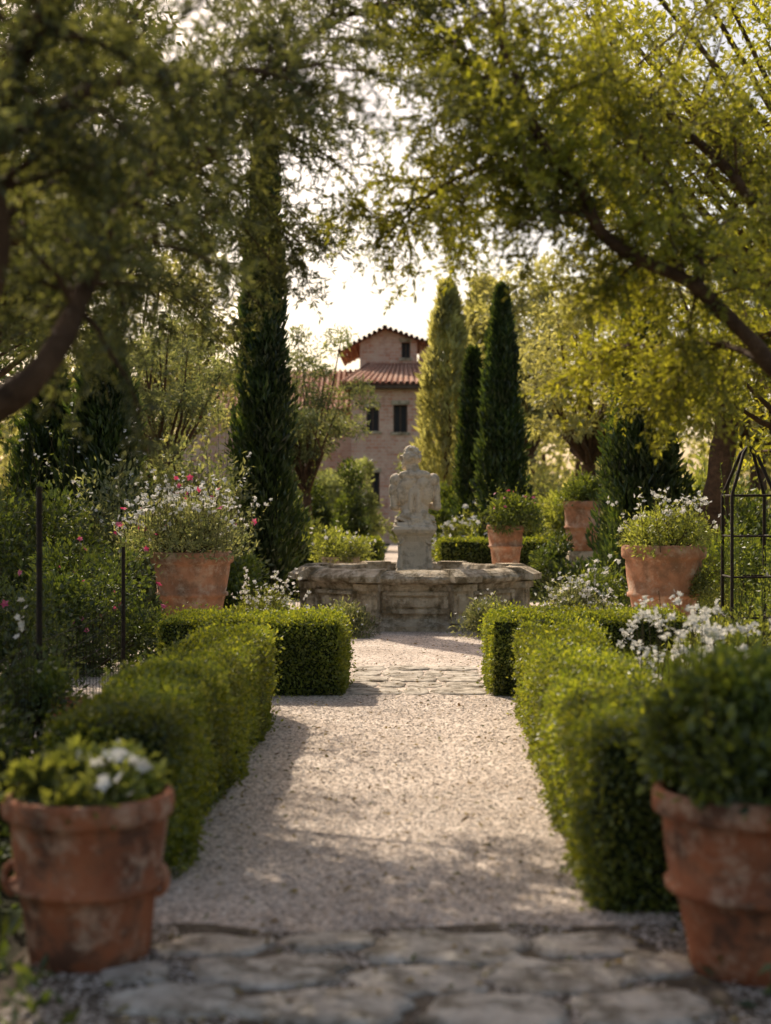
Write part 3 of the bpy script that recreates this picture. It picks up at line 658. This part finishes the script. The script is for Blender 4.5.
for i in range(120):
    d=nrm(r2.normal(size=3))
    if d[2]<-.45 or (d[0]*fx+d[1]*fy>.5 and d[2]<.55): continue
    ell((-.035+d[0]*.104,.005+d[1]*.110,hz+.01+d[2]*.118),r2.uniform(.019,.027))
for k_ in range(5):
    for t in np.linspace(0,2*math.pi,30,endpoint=False):
        z=.055-.03*k_+.018*math.sin(t*2+k_)+.010*math.sin(5*t+k_*2); R_=.20+.010*k_+.008*math.sin(7*t+k_)
        ell((math.cos(t)*R_*1.02,math.sin(t)*R_*.84,z),(.03,.03,.020))
st=b.build('stone_torso_statue',[M_STATUE])
mo=st.modifiers.new('Remesh','REMESH'); mo.mode='VOXEL'; mo.voxel_size=.0085; mo.use_smooth_shade=True
mo=st.modifiers.new('Smooth','SMOOTH'); mo.factor=.5; mo.iterations=3

# ------------------------------------------------------------------ house
house = bpy.data.objects.new('brick_house', None); COL.objects.link(house)
def wall(b, x0,x1,y,z0,z1,ops,m=0,depth=.3):
    xs=sorted({x0,x1,*[o[0] for o in ops],*[o[1] for o in ops]}); zs=sorted({z0,z1,*[o[2] for o in ops],*[o[3] for o in ops]})
    for i in range(len(xs)-1):
        for j in range(len(zs)-1):
            cx,cz=(xs[i]+xs[i+1])/2,(zs[j]+zs[j+1])/2
            if any(o[0]<cx<o[1] and o[2]<cz<o[3] for o in ops): continue
            b.quad((xs[i],y,zs[j]),(xs[i+1],y,zs[j]),(xs[i+1],y,zs[j+1]),(xs[i],y,zs[j+1]),m)
    for (a,c,d,e) in ops:
        b.quad((a,y,d),(a,y+depth,d),(a,y+depth,e),(a,y,e),m); b.quad((c,y,d),(c,y,e),(c,y+depth,e),(c,y+depth,d),m)
        b.quad((a,y,d),(c,y,d),(c,y+depth,d),(a,y+depth,d),m); b.quad((a,y,e),(a,y+depth,e),(c,y+depth,e),(c,y,e),m)
def window(bw,a,c,y,d,e):
    bw.quad((a,y+.24,d),(c,y+.24,d),(c,y+.24,e),(a,y+.24,e),0)
    for (p_,q_,r_,s_) in ((a,a+.06,d,e),(c-.06,c,d,e),((a+c)/2-.03,(a+c)/2+.03,d,e)): bw.box(p_,q_,y+.17,y+.235,r_+.002,s_-.002,1)
    bw.box(a-.1,c+.1,y-.08,y+.1,d-.12,d-.003,2); bw.box(a-.08,c+.08,y-.05,y+.1,e+.003,e+.18,2)
def tiles(b, p0,p1,p2,p3):
    p0,p1,p2,p3=map(lambda q:np.array(q,float),(p0,p1,p2,p3)); b.quad(p0,p1,p2,p3,0)
    n=max(3,int(np.linalg.norm(p1-p0)/.24))
    for i in range(n+1):
        t=i/n; a=p0+(p1-p0)*t; c=p3+(p2-p3)*t
        b.tube([a+[0,0,.02],(a+c)/2+[0,0,.03],c+[0,0,.03]],[.10,.09,.08],6,0)
bw=B(); bl=B(); br=B()
ops=[(-1.72,-1.18,4.75,5.75),(-.58,.02,4.7,5.85),(-1.7,-1.15,1.6,3.0),(.75,1.3,4.75,5.75)]
wall(bl,-2.35,2.6,60,0,6.75,ops)
for o in ops: window(bw,o[0],o[1],60,o[2],o[3])
bl.quad((-2.35,60,0),(-2.35,60,6.75),(-2.35,68,6.75),(-2.35,68,0)); bl.quad((2.6,60,0),(2.6,68,0),(2.6,68,6.75),(2.6,60,6.75)); bl.quad((-2.35,68,0),(-2.35,68,6.75),(2.6,68,6.75),(2.6,68,0))
tiles(br,(-2.75,59.45,6.70),(3.0,59.45,6.70),(1.6,63.9,8.0),(-1.6,63.9,8.0)); tiles(br,(-2.75,68.4,6.70),(-2.75,59.45,6.70),(-1.6,63.9,8.0),(-1.6,64,8.0)); tiles(br,(3.0,59.45,6.70),(3.0,68.4,6.7),(1.6,64,8.0),(1.6,63.9,8.0))
bw.box(-2.7,2.95,59.5,60.0,6.52,6.66,1)
ops=[(-.25,.15,8.2,8.9)]
wall(bl,-2.1,.45,63.5,6.9,9.0,ops); window(bw,-.25,.15,63.5,8.2,8.9)
bl.quad((-2.1,63.5,6.9),(-2.1,63.5,9.0),(-2.1,69,9.0),(-2.1,69,6.9)); bl.quad((.45,63.5,6.9),(.45,69,6.9),(.45,69,9.0),(.45,63.5,9.0))
tiles(br,(-3.0,63.0,8.45),(-1.0,63.0,9.5),(-1.0,69.2,9.5),(-3.0,69.2,8.45)); tiles(br,(-.96,63.0,9.5),(.9,63.0,8.85),(.9,69.2,8.85),(-.96,69.2,9.5))
bl.add([(-2.1,63.5,9.0),(.45,63.5,9.0),(-1.0,63.5,9.46)],[(0,1,2)],0)
bl.box(.55,1.0,64.5,65,7.4,9.0,0); bw.box(.5,1.05,64.45,65.05,9.003,9.12,2)
wall(bl,-10,-2.352,63,0,5.9,[(-5,-4.3,4,5.1),(-7.6,-6.9,4,5.1)]); window(bw,-5,-4.3,63,4,5.1); window(bw,-7.6,-6.9,63,4,5.1)
bl.quad((-10,63,0),(-10,63,5.9),(-10,70,5.9),(-10,70,0)); tiles(br,(-10.4,62.4,5.8),(-2.4,62.4,5.8),(-2.4,66.5,7.9),(-10.4,66.5,7.9))
bl.build('walls',[M_WALL],house); bw.build('windows',[M_GLASS,M_FRAME,M_STONE],house); br.build('roof',[M_ROOF],house)

# ------------------------------------------------------------------ iron supports and wire
def obelisk(name,x,y,H,w):
    b=B()
    for sx in (-1,1):
        for sy in (-1,1): b.tube([(x+sx*w,y+sy*w,0),(x+sx*w,y+sy*w,H*.8),(x+sx*w*.3,y+sy*w*.3,H*.97),(x,y,H)],.014,6,0)
    for z in np.linspace(.3,H*.8,5):
        for a,c in (((-w,-w),(w,-w)),((w,-w),(w,w)),((w,w),(-w,w)),((-w,w),(-w,-w))): b.tube([(x+a[0],y+a[1],z),(x+c[0],y+c[1],z)],.009,5,0)
    spikes(b,x,y,.22,0,H*.95,16,1,1,80,.055)
    return b.build(name,[M_IRON,M_MID])
obelisk('iron_trellis', 2.75,11.5,2.0,.17)
obelisk('iron_trellis', 3.15,9.6,1.9,.17)
b=B()
b.tube([(-2.05,7.9,0),(-2.05,7.9,1.62)],.017,8,0); b.tube([(-2.2,11.0,0),(-2.2,11.0,1.2)],.015,8,0); b.tube([(-2.0,6.2,0),(-2.0,6.2,1.35)],.014,8,0)
for a,c in (((-2.0,6.2),(-2.05,7.9)),((-2.05,7.9),(-2.2,11.0))):
    for z in np.linspace(.08,.75,7): b.tube([(a[0],a[1],z),((a[0]+c[0])/2,(a[1]+c[1])/2,z-.015),(c[0],c[1],z)],.002,4,0)
    for t in np.linspace(0,1,26): x=a[0]+(c[0]-a[0])*t; y=a[1]+(c[1]-a[1])*t; b.tube([(x,y,0),(x,y,.75)],.0018,4,0)
b.build('wire_fence',[M_IRON])
b=B(); v=icv*[.3,.25,.22]; v=v*(1+.18*wob(v,9))[:,None]; b.add(v+[2.45,21.3,.15],icf,0,True); v=icv*[.2,.2,.3]; v=v*(1+.2*wob(v,8,1.))[:,None]; b.add(v+[2.75,21.4,.3],icf,0,True); b.build('boulders',[M_STATUE])

# ------------------------------------------------------------------ light
EL, AZ = math.radians(41), math.radians(27)   # sun is ahead, to the left
S = Vector((-math.sin(AZ)*math.cos(EL), math.cos(AZ)*math.cos(EL), math.sin(EL)))
sd_ = bpy.data.lights.new('sun','SUN'); sd_.energy=5.0; sd_.angle=math.radians(.5); sd_.color=(1,.87,.69)
so = bpy.data.objects.new('sun',sd_); COL.objects.link(so); so.rotation_euler = S.to_track_quat('Z','Y').to_euler()
w = bpy.data.worlds.new('World'); scene.world=w; w.use_nodes=True; nt=w.node_tree
sky = nt.nodes.new('ShaderNodeTexSky'); sky.sky_type='NISHITA'; sky.sun_disc=False; sky.sun_elevation=EL; sky.sun_rotation=-AZ
sky.dust_density=2.5; sky.air_density=1.0; sky.ozone_density=1.0
warm = mixc(nt, sky.outputs[0], (1.25,1.06,.88), 1.0, 'MULTIPLY')
bg = nt.nodes['Background']; nt.links.new(warm,bg.inputs[0]); bg.inputs[1].default_value=.15

# ------------------------------------------------------------------ camera
cd = bpy.data.cameras.new('camera'); cam = bpy.data.objects.new('camera',cd); COL.objects.link(cam)
cam.location=(0,0,1.5); cam.rotation_euler=(math.radians(90-.16),0,math.radians(.865))
cd.sensor_fit='VERTICAL'; cd.sensor_height=36; cd.sensor_width=27.1; cd.lens=50; cd.clip_end=2000; cd.clip_start=.05
cd.dof.use_dof=True; cd.dof.focus_distance=13.5; cd.dof.aperture_fstop=1.6
scene.camera=cam
scene.view_settings.view_transform='Standard'; scene.view_settings.look='None'; scene.view_settings.exposure=0
